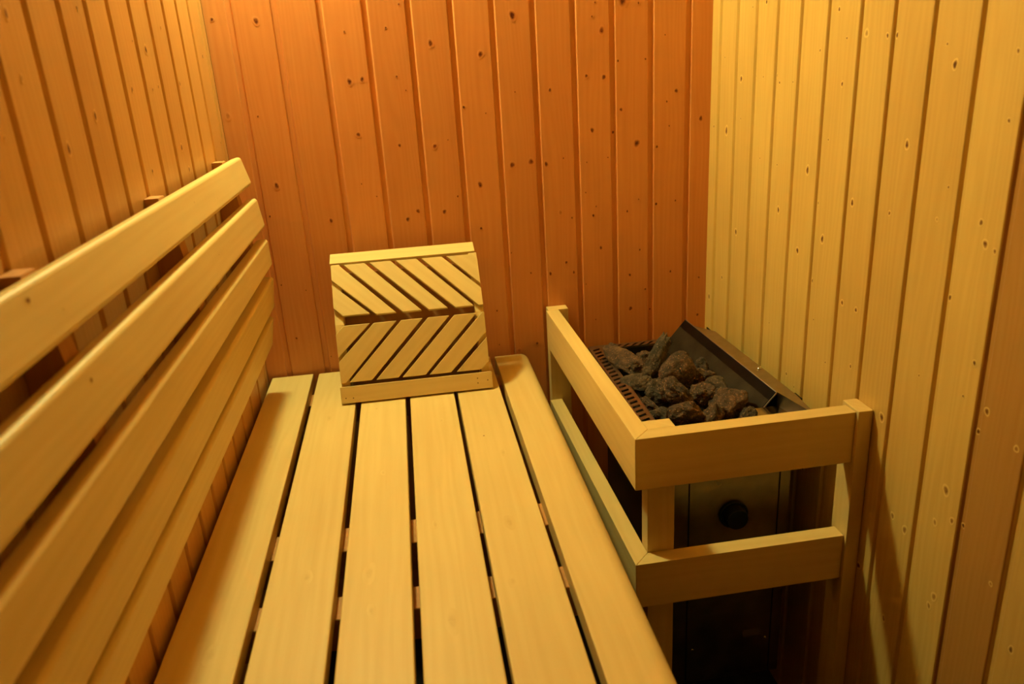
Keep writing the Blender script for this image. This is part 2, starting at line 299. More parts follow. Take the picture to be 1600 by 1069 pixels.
def struct(o, label=None, cat=None):
    o['kind'] = 'structure'
    if label: o['label'] = label
    if cat: o['category'] = cat
    return o

# ------------------------------------------------------------------ the cabin: tongue-and-groove walls
# groove positions: the edge of each recess that lies towards +position
def seq(known, lo, hi, p):
    a = sorted(known)
    while a[0] - p > lo: a.insert(0, a[0] - p)
    while a[-1] + p < hi: a.append(a[-1] + p)
    return a
GB = [-0.303, -0.2165, -0.129, -0.041, 0.0455, 0.1297, 0.214, 0.298, 0.3824, 0.4659, 0.5500, 0.6337]
GR = [p + 0.013 for p in seq([0.710, 0.797, 0.8815, 0.9688, 1.0545, 1.1375, 1.2295, 1.318, 1.405, 1.4915, 1.578, 1.6645], YF, YB - 0.03, 0.0865)]
GL = [p + 0.0065 for p in seq([0.905, 0.9915, 1.0755, 1.157, 1.248, 1.336, 1.427, 1.515, 1.602, 1.688], YF, YB - 0.03, 0.0865)]
def panel_wall(name, a0, a1, grooves, fn, nrm, z0, z1, knots, eu, dep=0.0048, gw=0.0125, mat='panel', sid=0, tset={}, tmin=0.0, ks=1.0):
    """profiled boards; fn(a, depth, z) -> xyz ; depth > 0 goes into the wall"""
    mb = MB(); g = [x for x in grooves if a0 + gw < x < a1 - 0.002]
    edges = [a0] + g + [a1]; rnd = random.Random(sid)
    tones = []
    for i in range(len(edges) - 1):
        s0, s1 = edges[i], edges[i + 1]; last = i == len(edges) - 2
        tn = tmin + (1 - tmin) * rnd.random(); tones.append((s0, s1, tn, rnd.uniform(0, 5), rnd.uniform(0, 9)))
        for kk, tt in tset.items():
            if s0 < kk < s1: tn = tt; tones[-1] = (s0, s1, tn) + tones[-1][3:]
        ou, ov = tones[-1][3:]
        prof = [(s0, 0.0)]
        if i > 0: prof = [(s0 - 0.0004, 0.0018), (s0 + 0.0008, 0.0004), (s0 + 0.0018, 0.0)]
        if last: prof += [(s1, 0.0)]
        else: prof += [(s1 - gw - 0.0012, 0.0), (s1 - gw, 0.0008), (s1 - gw + 0.0012, dep), (s1 - 0.0022, dep), (s1 - 0.0004, 0.0018)]
        for (p, dp), (q, dq) in zip(prof, prof[1:]):
            P = [fn(p, dp, z0), fn(q, dq, z0), fn(q, dq, z1), fn(p, dp, z1)]
            U = [(p + ou, z0 + ov), (q + ou, z0 + ov), (q + ou, z1 + ov), (p + ou, z1 + ov)]
            n = (Vector(P[1]) - Vector(P[0])).cross(Vector(P[2]) - Vector(P[0]))
            if n.dot(Vector(nrm)) < 0: P.reverse(); U.reverse()
            mb.poly(P, U, tn)
    # back side, so the wall has real thickness
    th = 0.03
    P = [fn(a0, th, z0), fn(a1, th, z0), fn(a1, th, z1), fn(a0, th, z1)]
    mb.poly(P, [(0, 0)] * 4, 0.5)
    for (pa, pb) in ((0, 1), (1, 2), (2, 3), (3, 0)):
        c4 = [(a0, z0), (a1, z0), (a1, z1), (a0, z1)]
        A, B = c4[pa], c4[pb]
        if pa in (1, 3): mb.poly([fn(A[0], 0, A[1]), fn(B[0], 0, B[1]), fn(B[0], th, B[1]), fn(A[0], th, A[1])], [(0, 0)] * 4, 0.5)
    for (a, z, r, dk) in knots:
        r *= ks; dk = min(1.0, dk * 1.3)
        for s0, s1, tn, ou, ov in tones:
            if s0 <= a < s1:
                in_g = a > s1 - gw and s1 != a1
                d = dep if in_g else 0.0
                if dk >= 1.0: dk2 = 1.0
                else: dk2 = dk
                lim = (s1 - gw - 0.002 if not in_g else s1 - 0.003)
                rr = min(r, 0.0045 / 1.7 / 1.25 if in_g else (s1 - s0 - gw) / 5)
                a_ = min(a, lim - rr * 2.2) if not in_g else s1 - gw * 0.5
                a_ = max(a_, s0 + 0.002 + rr * 2.2) if not in_g else a_
                r = rr
                mb.knot(fn(a_, d, z), eu, (0, 0, 1), r * 1.7, r * 2.2, dk2, (a_ + ou, z + ov), tn, 0.0004, nrm)
    return mb.build(name, mat)
struct(panel_wall('wall_back', XL, XR, GB, lambda a, d, z: (a, YB + d, z), (0, -1, 0), 0, ZC, KB, (1, 0, 0), sid=11, mat='panel_bounce', tmin=0.35, ks=1.25))
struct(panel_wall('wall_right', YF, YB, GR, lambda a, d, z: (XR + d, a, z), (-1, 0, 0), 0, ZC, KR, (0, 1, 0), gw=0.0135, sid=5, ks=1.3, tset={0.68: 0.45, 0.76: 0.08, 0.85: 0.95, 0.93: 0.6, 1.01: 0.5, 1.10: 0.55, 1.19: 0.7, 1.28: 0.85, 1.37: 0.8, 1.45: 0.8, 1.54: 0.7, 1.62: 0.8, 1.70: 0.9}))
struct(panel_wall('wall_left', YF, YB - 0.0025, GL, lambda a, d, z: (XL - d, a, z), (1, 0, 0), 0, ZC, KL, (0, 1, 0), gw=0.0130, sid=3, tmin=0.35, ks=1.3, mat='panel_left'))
struct(panel_wall('wall_front', XL, XR, seq([0.0], XL, XR, 0.0845), lambda a, d, z: (a, YF - d, z), (0, 1, 0), 0, ZC, [], (1, 0, 0), sid=9))
mb = MB()
for i, x in enumerate(seq([0.1], XL - 0.08, XR, 0.0845)):
    x0 = max(x, XL - 0.03); x1 = min(x + 0.0845 - 0.003, XR + 0.03)
    if x1 > x0: mb.box(x0, x1, YF - 0.03, YB + 0.03, ZC, ZC + 0.015, 1)
mb.box(XL - 0.03, XR + 0.03, YF - 0.03, YB + 0.03, ZC + 0.015, ZC + 0.03, 1)
struct(mb.build('ceiling', 'ceiling'))
mb = MB(); mb.box(XL - 0.03, XR + 0.03, YF - 0.03, YB + 0.03, -0.03, 0.0, 1)
struct(mb.build('floor', 'floor'))

# ------------------------------------------------------------------ corner lamp (above the frame)
lamp = thing('wall_lamp', 'round frosted sauna lamp on the back wall by the left corner', 'lamp', LAMP_POS)
lamp_r = 0.052
bm = bmesh.new(); bmesh.ops.create_uvsphere(bm, u_segments=24, v_segments=16, radius=lamp_r)
me = bpy.data.meshes.new('lamp_globe'); bm.to_mesh(me); bm.free(); me.materials.append(M['lamp'])
for p in me.polygons: p.use_smooth = True
o = bpy.data.objects.new('lamp_globe', me); COL.objects.link(o); o.parent = lamp
mb = MB(); mb.cyl((LAMP_POS[0], YB, LAMP_POS[2]), (0, -1, 0), 0.045, YB - LAMP_POS[1] - 0.035, 24)
mb.build('lamp_base', 'black', lamp)

# ------------------------------------------------------------------ bench
BT = 0.650                              # bench top
Y0 = -0.55                              # near end of the bench, behind the camera
bench = thing('sauna_bench', 'long slatted light wood bench running away from the viewer to the back wall', 'bench', (-0.05, 0.6, 0))
SL = [(-0.3472, -0.2548, 1.707), (-0.2424, -0.1505, 1.7045), (-0.1393, -0.0480, 1.703), (-0.0385, 0.0535, 1.701), (0.0609, 0.1502, 1.699)]
for i, (a, b, ye) in enumerate(SL):
    mb = MB(); tn = (0.5, 0.45, 0.8, 0.6, 0.3)[i]
    mb.box(a, b, Y0, ye, BT - 0.025, BT, 1, tn)
    for (mx_, my_, ml_) in (((-0.30, 1.35, 0.010), (-0.29, 0.80, 0.014)), ((-0.20, 1.45, 0.008), (-0.19, 0.93, 0.012)), ((-0.105, 0.92, 0.016), (-0.09, 1.20, 0.007), (-0.10, 0.84, 0.010)),
                            ((0.02, 1.38, 0.007), (0.00, 0.80, 0.018), (-0.01, 1.02, 0.008)), ((0.10, 1.00, 0.014), (0.085, 0.86, 0.010), (0.12, 1.22, 0.009)))[i]:
        mb.knot((mx_, my_, BT), (1, 0, 0), (0, 1, 0), ml_ * 0.5, ml_ * 1.2, 0.22, (mx_ + 0.3, my_ + 0.3), tn, 0.0002, (0, 0, 1))
    if i == 4: mb.knot((0.0932, 1.294, BT), (1, 0, 0), (0, 1, 0), 0.0022, 0.0028, 1.0, (0.3, 0.3), tn, 0.0003, (0, 0, 1))
    if i == 2: mb.knot((-0.1066, 1.471, BT), (1, 0, 0), (0, 1, 0), 0.003, 0.005, 0.3, (0.3, 0.3), tn, 0.0003, (0, 0, 1))
    mb.build('bench_slat', 'aspen', bench, bevel=0.0022, seg=3)
# front slat with its rounded nose
r = 0.022; x0, x1 = 0.1617, 0.2418; zb = BT - 0.032
pts = [(x0, zb), (x1 - 0.006, zb), (x1, zb + 0.006)]
for k in range(9):
    a = math.radians(k * 90 / 8); pts.append((x1 - r + r * math.cos(a), BT - r + r * math.sin(a)))
pts.append((x0, BT))
mb = MB(); mb.prism(pts, lambda a, b, d: (a, -d, b), -1.694, -Y0, gdepth=True, tone=0.35)
fs = mb.build('bench_slat', 'aspen', bench, bevel=0.0015, seg=2)
for (ya, yb) in ((1.583, 1.643), (1.0195, 1.0825), (0.865, 0.9125), (0.28, 0.34), (-0.30, -0.24)):
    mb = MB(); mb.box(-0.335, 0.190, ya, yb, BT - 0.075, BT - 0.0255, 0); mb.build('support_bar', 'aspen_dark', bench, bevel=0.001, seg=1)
for xx in (-0.330, 0.150):
    for yy in (1.59, 0.285, -0.295):
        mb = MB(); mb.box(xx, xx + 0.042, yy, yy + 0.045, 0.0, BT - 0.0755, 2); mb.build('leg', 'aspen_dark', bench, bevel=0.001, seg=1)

# ------------------------------------------------------------------ backrest on the left wall
back = thing('backrest', 'curved backrest of five long horizontal boards along the left wall', 'backrest', (-0.33, 0.6, 0.75))
BRD = [((-0.3155, 1.1520), (-0.3013, 1.0962)), ((-0.2976, 1.0699), (-0.2898, 1.0100)), ((-0.2900, 0.9866), (-0.2884, 0.9301)),
       ((-0.2904, 0.9062), (-0.2996, 0.8388)), ((-0.3039, 0.8217), (-0.3162, 0.7566))]
BY = 1.62; bth = 0.0235
for i, ((xt, zt), (xb, zb)) in enumerate(BRD):
    d = Vector((xb - xt, zb - zt)); n = Vector((d.y, -d.x)).normalized()      # points to the wall
    if n.x > 0: n = -n
    P = [(xb, zb), (xt, zt), (xt + n.x * bth, zt + n.y * bth), (xb + n.x * bth, zb + n.y * bth)]
    mb = MB(); tn = (0.45, 0.4, 0.5, 0.35, 0.55)[i]
    mb.prism(P, lambda a, b, dd: (a, -dd, b), -BY, -Y0, gdepth=True, tone=tn)
    ed = Vector((d.x, 0, d.y)).normalized(); nr = (-n.x, 0, -n.y)
    def on(z):
        t = (z - zt) / (zb - zt); return xt + (xb - xt) * t
    kn = {0: [(0.655, 1.1395, 0.0042, 0.9), (0.70, 1.118, 0.002, 0.3), (1.20, 1.13, 0.0013, 0.5), (1.33, 1.115, 0.001, 0.5)],
          1: [(0.69, 1.0535, 0.0034, 0.9), (0.703, 1.0155, 0.0022, 0.5), (1.22, 1.045, 0.0016, 0.6), (1.55, 1.055, 0.0014, 0.6)]}.get(i, [])
    for (y, z, rr, dk) in kn:
        mb.knot((on(z), y, z), (0, 1, 0), tuple(ed), rr * 1.3, rr * 0.9, dk, (0.5, 0.5), tn, 0.0003, nr)
    mb.build('backrest_board', 'aspen', back, bevel=0.0065, seg=4)
def curve_pts():
    out = []
    for (xt, zt), (xb, zb) in BRD:
        d = Vector((xb - xt, zb - zt)); n = Vector((d.y, -d.x)).normalized()
        if n.x > 0: n = -n
        for (x, z) in ((xt, zt), (xb, zb)): out.append((x + n.x * (bth + 0.0002), z + n.y * (bth + 0.0002)))
    return out
cp = curve_pts(); cp[0] = (cp[0][0], 1.1485)
cp = [cp[0]] + cp[1:-1] + [cp[-1]]
XW = XL + 0.0005
for (ya, yb) in ((1.557, 1.585), (1.131, 1.160), (0.708, 0.738), (0.285, 0.313), (-0.14, -0.112)):
    mb = MB()
    pts = [(XW, cp[0][1])] + [(XW, cp[-1][1])] + [(x, z) for x, z in reversed(cp)]
    mb.prism(pts, lambda a, b, dd: (a, -dd, b), -yb, -ya, grain=(0, 1))
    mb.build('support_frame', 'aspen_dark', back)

# ------------------------------------------------------------------ headrest standing on the bench
hx0, hx1 = -0.178, 0.130
head = thing('headrest', 'wooden headrest with herringbone slats standing on the bench against the back wall', 'headrest', (-0.024, 1.58, BT))
def frame2(p0, p1):
    ty, tz = p1[0] - p0[0], p1[1] - p0[1]; Ln = math.hypot(ty, tz); ty /= Ln; tz /= Ln
    # in-plane (u, v), outward (towards viewer) normal
    ny, nz = -tz, ty
    def fn(u, v, d): return (-0.024 + u, p0[0] + ty * v + ny * d, p0[1] + tz * v + nz * d)
    return fn
lo = frame2((1.522, BT + 0.033), (1.559, BT + 0.153))
up = frame2((1.559, BT + 0.153), (1.637, BT + 0.259))
U0, U1 = -0.151, 0.157
UP = [[(-0.151, 0.038), (-0.133, 0.0195), (-0.078, 0.0195), (-0.151, 0.0905)],
      [(-0.151, 0.100), (-0.065, 0.0165), (-0.0245, 0.0165), (-0.134, 0.1325), (-0.151, 0.1325)],
      [(-0.1245, 0.1325), (-0.0105, 0.0160), (0.0280, 0.0160), (-0.0810, 0.1325)],
      [(-0.0705, 0.1325), (0.0435, 0.0155), (0.0825, 0.0155), (-0.0265, 0.1325)],
      [(-0.0160, 0.1320), (0.0985, 0.0150), (0.1370, 0.0150), (0.0275, 0.1320)],
      [(0.0385, 0.1315), (0.1470, 0.0150), (0.157, 0.0150), (0.157, 0.0530), (0.0815, 0.1315)],
      [(0.0920, 0.1310), (0.157, 0.0625), (0.157, 0.1190), (0.1480, 0.1310)]]
LO = [[(-0.151, 0.062), (-0.0800, 0.1265), (-0.1330, 0.1265), (-0.151, 0.110)],
      [(-0.151, 0.0095), (-0.1405, 0.0090), (-0.0255, 0.1265), (-0.0720, 0.1265), (-0.151, 0.0525)],
      [(-0.1335, 0.0095), (-0.0880, 0.0095), (0.0285, 0.1265), (-0.0160, 0.1265)],
      [(-0.0790, 0.0090), (-0.0335, 0.0090), (0.0840, 0.1265), (0.0395, 0.1265)],
      [(-0.0250, 0.0085), (0.0225, 0.0085), (0.1410, 0.1265), (0.0945, 0.1265)],
      [(0.0310, 0.0080), (0.0755, 0.0080), (0.157, 0.0850), (0.157, 0.1265), (0.1520, 0.1265)],
      [(0.0875, 0.0075), (0.1400, 0.0075), (0.157, 0.0240), (0.157, 0.0740)]]
for L_, fn, gr in ((UP, up, (0.707, -0.707)), (LO, lo, (0.707, 0.707))):
    for q in L_:
        mb = MB(); mb.prism(q, fn, 0.0, 0.0085, grain=gr)
        mb.build('headrest_slat', 'aspen', head, bevel=0.0009, seg=2)
# curved side frames behind the slats
for (ua, ub) in ((-0.151, -0.133), (0.139, 0.157)):
    mb = MB()
    F = [lo(0, -0.033, -0.0002), lo(0, 0.0, -0.0002), lo(0, 0.118, -0.0002), up(0, 0.004, -0.0002), up(0, 0.060, -0.0002), up(0, 0.138, -0.0002)]
    Bk = [(1.640, BT + 0.245), (1.612, BT + 0.20), (1.588, BT + 0.13), (1.575, BT + 0.06), (1.570, BT + 0.0008)]
    pts = [(p[1], max(p[2], BT + 0.0008)) for p in F] + Bk
    mb.prism(pts[::-1], lambda a, b, d: (-0.024 + d, a, b), ua, ub, grain=(0, 1))
    mb.build('side_frame', 'aspen', head, bevel=0.0006, seg=1)
mb = MB()      # added sheet behind the slats, blocks light so the gaps stay dark
q2 = [(1.6395, BT + 0.2440), (1.6115, BT + 0.1995), (1.5875, BT + 0.1300), (1.5745, BT + 0.0600), (1.5695, BT + 0.0010)]
q3 = [(a - 0.004, b) for a, b in q2]
mb.prism(q2 + q3[::-1], lambda a, b, d: (-0.024 + d, a, b), -0.1325, 0.1385, grain=(0, 1))
mb.build('gap_shade_board', 'aspen_dark', head)
mb = MB()      # top bar lying back towards the wall
q = [up(0, 0.139, 0.010), up(0, 0.147, 0.012), (0, 1.700, BT + 0.290), (0, 1.702, BT + 0.280)]
q = [(1.647, BT + 0.2590), (1.6425, BT + 0.2665), (1.679, BT + 0.2790), (1.683, BT + 0.2690)]
mb.prism([(a, b) for a, b in q][::-1], lambda a, b, d: (d, a, b), hx0, hx1, gdepth=True, tone=0.7)
mb.build('top_bar', 'aspen', head, bevel=0.0012, seg=2)
mb = MB(); fb = lo
mb.prism([(U0 - 0.003, -0.0330), (U1 + 0.003, -0.0330), (U1 + 0.003, 0.0015), (U0 - 0.003, 0.0015)], lambda u, v, d: (fb(u, v, d)[0], fb(u, v, d)[1], max(fb(u, v, d)[2], BT + 0.0006)), 0.0, 0.0095, grain=(1, 0))
mb.build('bottom_bar', 'aspen', head, bevel=0.0009, seg=2)
for (u, v) in ((-0.129, -0.023), (-0.144, -0.022), (0.129, -0.020), (0.150, -0.016), (0.129, -0.010)):
    mb = MB(); c = fb(u, v, 0.0092); n = Vector(fb(u, v, 0.0104)) - Vector(c)
    mb.cyl(c, n, 0.0013, 0.0007, 10); mb.build('nail_head', 'nail', head)

# ------------------------------------------------------------------ guard rail around the heater
def gy(p): return (p[0] - (p[1] - 1.019) * 0.0187, p[1] + (p[0] - 0.300) * 0.008, p[2])
guard = thing('heater_guard', 'light wooden guard railing boxed around the stone heater in the right corner', 'guard rail', (0.49, 1.35, 0))
gx0, gy0, t = 0.2995, 1.0190, 0.0285
GT, GB_, LT, LB = 0.7520, 0.6640, 0.5275, 0.4440
pxr = 0.6545
for z0, z1 in ((GB_, GT), (LB, LT)):
    mb = MB()
    P = [(gx0, gy0, z0), (gx0 + t, gy0 + t, z0), (gx0 + t, 1.6850, z0), (gx0, 1.6850, z0)]
    P = [gy(p) for p in P]; P += [(x, y, z1) for x, y, _ in P]
    mb.hexa(P, 1); mb.build('side_rail', 'aspen', guard, bevel=0.0007, seg=2)
    mb = MB()
    P = [(gx0 + 0.0006, gy0, z0), (pxr, gy0, z0), (pxr, gy0 + t, z0), (gx0 + t + 0.0006, gy0 + t, z0)]
    P = [gy(p) for p in P]; P += [(x, y, z1) for x, y, _ in P]
    mb.hexa(P, 0); mb.build('front_rail', 'aspen', guard, bevel=0.0007, seg=2)
for (xa, xb, ya, yb, zt, T) in ((0.3285, 0.3735, gy0 + t + 0.0006, gy0 + t + 0.030, GT - 0.0005, gy),
                                (pxr + 0.0006, 0.6790, 1.0150, 1.0620, GT + 0.0035, None),
                                (0.2915, 0.3385, 1.6855, 1.7145, GT + 0.0005, None)):
    mb = MB(); mb.box(xa, xb, ya, yb, 0.0, zt, 2, None, 0, T); mb.build('post', 'aspen', guard, bevel=0.0012, seg=2)

# ------------------------------------------------------------------ heater
RZ = 0.690                               # rim height
heater = thing('sauna_heater', 'dark metal electric sauna heater filled with stones behind the wooden guard', 'heater', (0.50, 1.35, 0.16))
hxa, hxb, hya, hyb = 0.362, 0.628, 1.130, 1.587
def sheet(mb, P, th, mi=0):
    """thin plate with thickness from a quad"""
    P = [Vector(p) for p in P]; n = (P[1] - P[0]).cross(P[2] - P[0]).normalized() * th
    mb.hexa([tuple(p - n) for p in P] + [tuple(p) for p in P], 0, 0.5, mi)
# outer casing: four sheet walls, open at the top
bxa, bxb = 0.398, 0.612
mb = MB()
mb.box(bxa, bxa + 0.003, hya + 0.012, hyb - 0.010, 0.16, RZ - 0.035); mb.box(bxb - 0.003, bxb, hya + 0.012, hyb - 0.010, 0.16, RZ - 0.035)
mb.box(bxa, bxb, hyb - 0.013, hyb - 0.010, 0.16, RZ - 0.035); mb.box(bxa, bxb, hya + 0.012, hyb - 0.010, 0.157, 0.160)
mb.build('casing', 'steel_dark', heater)
# front: two side strips and the centre panel with dark joints between
for (xa, xb, m_) in ((bxa, 0.4270, 'front_steel'), (0.4290, 0.5915, 'front_steel'), (0.5935, bxb, 'front_steel')):
    mb = MB(); mb.box(xa, xb, hya, hya + 0.003, 0.16, RZ - 0.030); mb.build('front_panel', m_, heater, bevel=0.0005, seg=1)
mb = MB(); mb.box(bxa, bxb, hya + 0.006, hya + 0.012, 0.16, RZ - 0.035); mb.build('front_backing', 'black_inside', heater)
# stone bin (inner box)
mb = MB()
ix0, ix1, iy0, iy1, iz = hxa + 0.026, 0.556, hya + 0.027, hyb - 0.027, RZ - 0.135
mb.box(ix0 - 0.002, ix0, iy0, iy1, iz, RZ - 0.002); mb.box(ix1, ix1 + 0.002, iy0, iy1, iz, RZ - 0.050)
mb.box(ix0, ix1, iy0 - 0.002, iy0, iz, RZ - 0.002); mb.box(ix0, ix1, iy1, iy1 + 0.002, iz, RZ - 0.002)
mb.box(ix0, ix1, iy0, iy1, iz - 0.003, iz)
mb.build('stone_bin', 'black_inside', heater)
# slotted rim
def slotted(along, a0, a1, b0, b1, z, pitch, s0, s1, slant, wdt, place):
    """strip from a0..a1 (length), b0..b1 (width) with slanted slots between s0 and s1 across the width"""
    mb = MB(); th = 0.0015
    def q(pts):
        mb.prism(pts, place, z - th, z, grain=(1, 0), tone=0.5)
    q([(a0, b0), (a1, b0), (a1, s0), (a0, s0)]); q([(a0, s1), (a1, s1), (a1, b1), (a0, b1)])
    n = int((a1 - a0 - 0.004) / pitch); sl = slant * (s1 - s0)
    prev0 = a0
    prevT = a0
    for k in range(n):
        c = a0 + 0.008 + k * pitch
        lo0, lo1 = c, c + wdt
        if lo1 + abs(sl) > a1: break
        q([(prev0, s0), (lo0, s0), (lo0 + sl, s1), (prevT, s1)])
        prev0, prevT = lo1, lo1 + sl
    q([(prev0, s0), (a1, s0), (a1, s1), (prevT, s1)])
    return mb
def rim(mb): return mb.build('slotted_rim', 'steel_rim', heater)
rim(slotted('y', 0, hyb - hya, 0.0, 0.025, RZ, 0.0190, 0.0035, 0.0195, 0.45, 0.0085, lambda a, b, d: (hxa + b, hya + a, d)))
rim(slotted('x', 0, 0.555 - hxa - 0.025, 0.0, 0.025, RZ, 0.0180, 0.0035, 0.0205, 1.0, 0.0070, lambda a, b, d: (hxa + 0.0252 + a, hyb - 0.025 + b, d)))
rim(slotted('x', 0, hxb - hxa - 0.025, 0.0, 0.025, RZ, 0.0180, 0.0035, 0.0205, 1.0, 0.0070, lambda a, b, d: (hxa + 0.0252 + a, hya + b, d)))
mb = MB()   # downturned outer lips and upturned bright inner edge of the rim
mb.box(hxa - 0.0015, hxa, hya, hyb, RZ - 0.030, RZ); mb.box(hxa, hxb, hyb, hyb + 0.0015, RZ - 0.030, RZ)
mb.box(hxa, bxb, hya - 0.0016, hya - 0.0001, RZ - 0.030, RZ)
mb.box(hxa + 0.0255, 0.550, hyb - 0.0266, hyb - 0.0252, RZ - 0.012, RZ + 0.002)
mb.box(hxa + 0.0252, hxa + 0.0262, hya + 0.026, hyb - 0.026, RZ - 0.012, RZ + 0.001)
mb.build('rim_lip', 'steel_rim', heater)
# leaning heat shield along the wall side
pf, pb = 1.200, 1.580
def shf(y): return (y - pf) / (pb - pf)
def PP(x, z, y): k = shf(y); return (x - 0.030 * k, y, z + 0.017 * k)
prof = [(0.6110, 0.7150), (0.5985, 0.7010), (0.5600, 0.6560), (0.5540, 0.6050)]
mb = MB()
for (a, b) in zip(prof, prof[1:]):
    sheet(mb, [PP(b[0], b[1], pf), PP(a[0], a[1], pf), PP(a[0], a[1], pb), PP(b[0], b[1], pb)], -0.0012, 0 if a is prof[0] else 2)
for (ya, yb) in ((pf - 0.0022, pf - 0.0004),):      # bright cut edges of the sheet
    for (a, b) in zip(prof[:3], prof[1:3]):
        P = [PP(b[0], b[1], ya), PP(b[0], b[1], yb), PP(a[0], a[1], yb), PP(a[0], a[1], ya)]
        sheet(mb, P, -0.0022, 1)
for (a, b) in zip(prof[:3], prof[1:3]):
    sheet(mb, [PP(b[0], b[1], pb), PP(b[0], b[1], pb + 0.0015), PP(a[0], a[1], pb + 0.0015), PP(a[0], a[1], pb)], -0.0020, 1)
sheet(mb, [PP(0.6110, 0.7150, pf), PP(0.6122, 0.7162, pf), PP(0.6122, 0.7162, pb), PP(0.6110, 0.7150, pb)], -0.0010, 1)
mb.build('heat_shield', ['shield', 'steel_rim', 'shield_lower'], heater)
mb = MB()   # horizontal flange from the shield towards the wall
A = [PP(0.6112, 0.7152, pf), (0.6400, 1.188, 0.7160), (0.6340, 1.285, 0.7185), (0.6180, 1.500, 0.7260), PP(0.6112, 0.7152, 1.545)]
mb.prism([(p[0], p[1]) for p in A], lambda a, b, d: (a - 0.0, b, 0.7152 + 0.0170 * shf(b) + d), -0.0012, 0.0, grain=(0, 1), tone=0.5)
mb.build('shield_flange', 'steel_rim', heater)
mb = MB()   # side sheet of the casing with its folded top edge
sheet(mb, [(0.6140, 1.200, 0.66), (0.6290, 1.118, 0.66), (0.6290, 1.118, 0.7150), (0.6140, 1.200, 0.7150)], 0.0012)
mb.prism([(0.6140, 1.200), (0.6285, 1.118), (0.6345, 1.118), (0.6400, 1.188), (0.6260, 1.200)], lambda a, b, d: (a, b, d), 0.7140, 0.7152, grain=(0, 1), tone=0.5)
mb.build('side_sheet', 'steel_rim', heater)
mb = MB(); mb.prism([(0.568, 1.1556), (0.6265, 1.1556), (0.6130, 1.1985), (0.5570, 1.1985)], lambda a, b, d: (a, b, d), 0.6880, 0.6892, grain=(0, 1), tone=0.5)
mb.build('front_deck', 'steel', heater)
mb = MB(); mb.box(0.6285, 0.6297, 1.12, 1.575, 0.60, 0.7125); mb.box(0.6400, 0.6600, 1.196, 1.222, 0.690, 0.699); mb.box(0.6600, 0.679, 1.21, 1.22, 0.66, 0.67); mb.box(0.6297, 0.679, 1.52, 1.54, 0.660, 0.670)
mb.build('wall_bracket', 'black_inside', heater)
mb = MB(); zb_ = 0.7152 + 0.017 * shf(1.305)
mb.cyl((0.6255, 1.300, zb_), (0, 0, 1), 0.0042, 0.0022, 16, 0, 0.0036); mb.cyl((0.6255, 1.300, zb_ + 0.0022), (0, 0, 1), 0.0036, 0.0016, 16, 0, 0.0016)
mb.build('bolt', 'chrome', heater, smooth=True)
# thermostat knob
kn = Vector((0.5090, hya, 1.30 - 0.776))
mb = MB(); mb.cyl(kn, (0, -1, 0), 0.0262, 0.006, 40); mb.cyl(kn + Vector((0, -0.006, 0)), (0, -1, 0), 0.0215, 0.016, 40, 0, 0.0190)
knob = mb.build('control_knob', 'black', heater, bevel=0.0012, seg=2)
mb = MB(); mb.box(kn.x - 0.0009, kn.x + 0.0009, kn.y - 0.0225, kn.y - 0.0218, kn.z + 0.010, kn.z + 0.0165, 2)
mb.build('pointer_mark', 'chrome', knob)
for (x, z) in ((0.4400, 0.238), (0.5830, 0.242)):
    mb = MB(); mb.cyl((x, hya, z), (0, -1, 0), 0.0032, 0.002, 16, 0, 0.0022); mb.build('screw', 'chrome', heater, smooth=True)
mb = MB(); mb.box(0.5385, 0.5735, hya - 0.0007, hya - 0.0001, 0.2500, 0.2650, 0)
lab = mb.build('rating_label', 'label', heater)
mb = MB()
for k, (a, b) in enumerate(((0.5415, 0.5455), (0.5465, 0.5495), (0.5515, 0.5555), (0.5565, 0.5585), (0.5665, 0.5705))):
    mb.box(a, b, hya - 0.0010, hya - 0.0007, 0.2555, 0.2605, 0)
mb.build('label_marks', 'ink', lab)

# ------------------------------------------------------------------ stones
def stone(lbl, c, s, rot=(0, 0, 0), mat='stone_grey', seed=1, cuts=9, amp=0.20, group=None):
    bm = bmesh.new(); bmesh.ops.create_icosphere(bm, subdivisions=5, radius=1.0)
    rnd = random.Random(seed); pl = []
    for _ in range(cuts):
        n = Vector((rnd.gauss(0, 1), rnd.gauss(0, 1), rnd.gauss(0, 1))).normalized(); pl.append((n, rnd.uniform(0.55, 0.85)))
    off = Vector((seed * 3.1, seed * 1.7, seed * 0.9))
    for v in bm.verts:
        p = v.co.copy()
        for n, d in pl:
            k = p.dot(n) - d
            if k > 0: p -= n * (k * 0.92)
        q = p + off
        p += v.co * (amp * 0.7 * noise.noise(q * 1.3) + amp * 0.6 * noise.noise(q * 3.0) + amp * 0.50 * (0.35 - abs(noise.noise(q * 4.5))) + amp * 0.28 * (0.3 - abs(noise.noise(q * 10.0))) + amp * 0.12 * noise.noise(q * 22.0))
        v.co = Vector((p.x * s[0], p.y * s[1], p.z * s[2])) * 1.08
    me = bpy.data.meshes.new('sauna_stone'); bm.to_mesh(me); bm.free(); me.materials.append(M[mat])
    for p in me.polygons: p.use_smooth = True
    o = bpy.data.objects.new('sauna_stone', me); COL.objects.link(o)
    o.location = c; o.rotation_euler = Euler([math.radians(a) for a in rot])
    tag(o, lbl, 'stone', 'stones piled in the heater')
    return o
def Z(z): return 1.30 + z
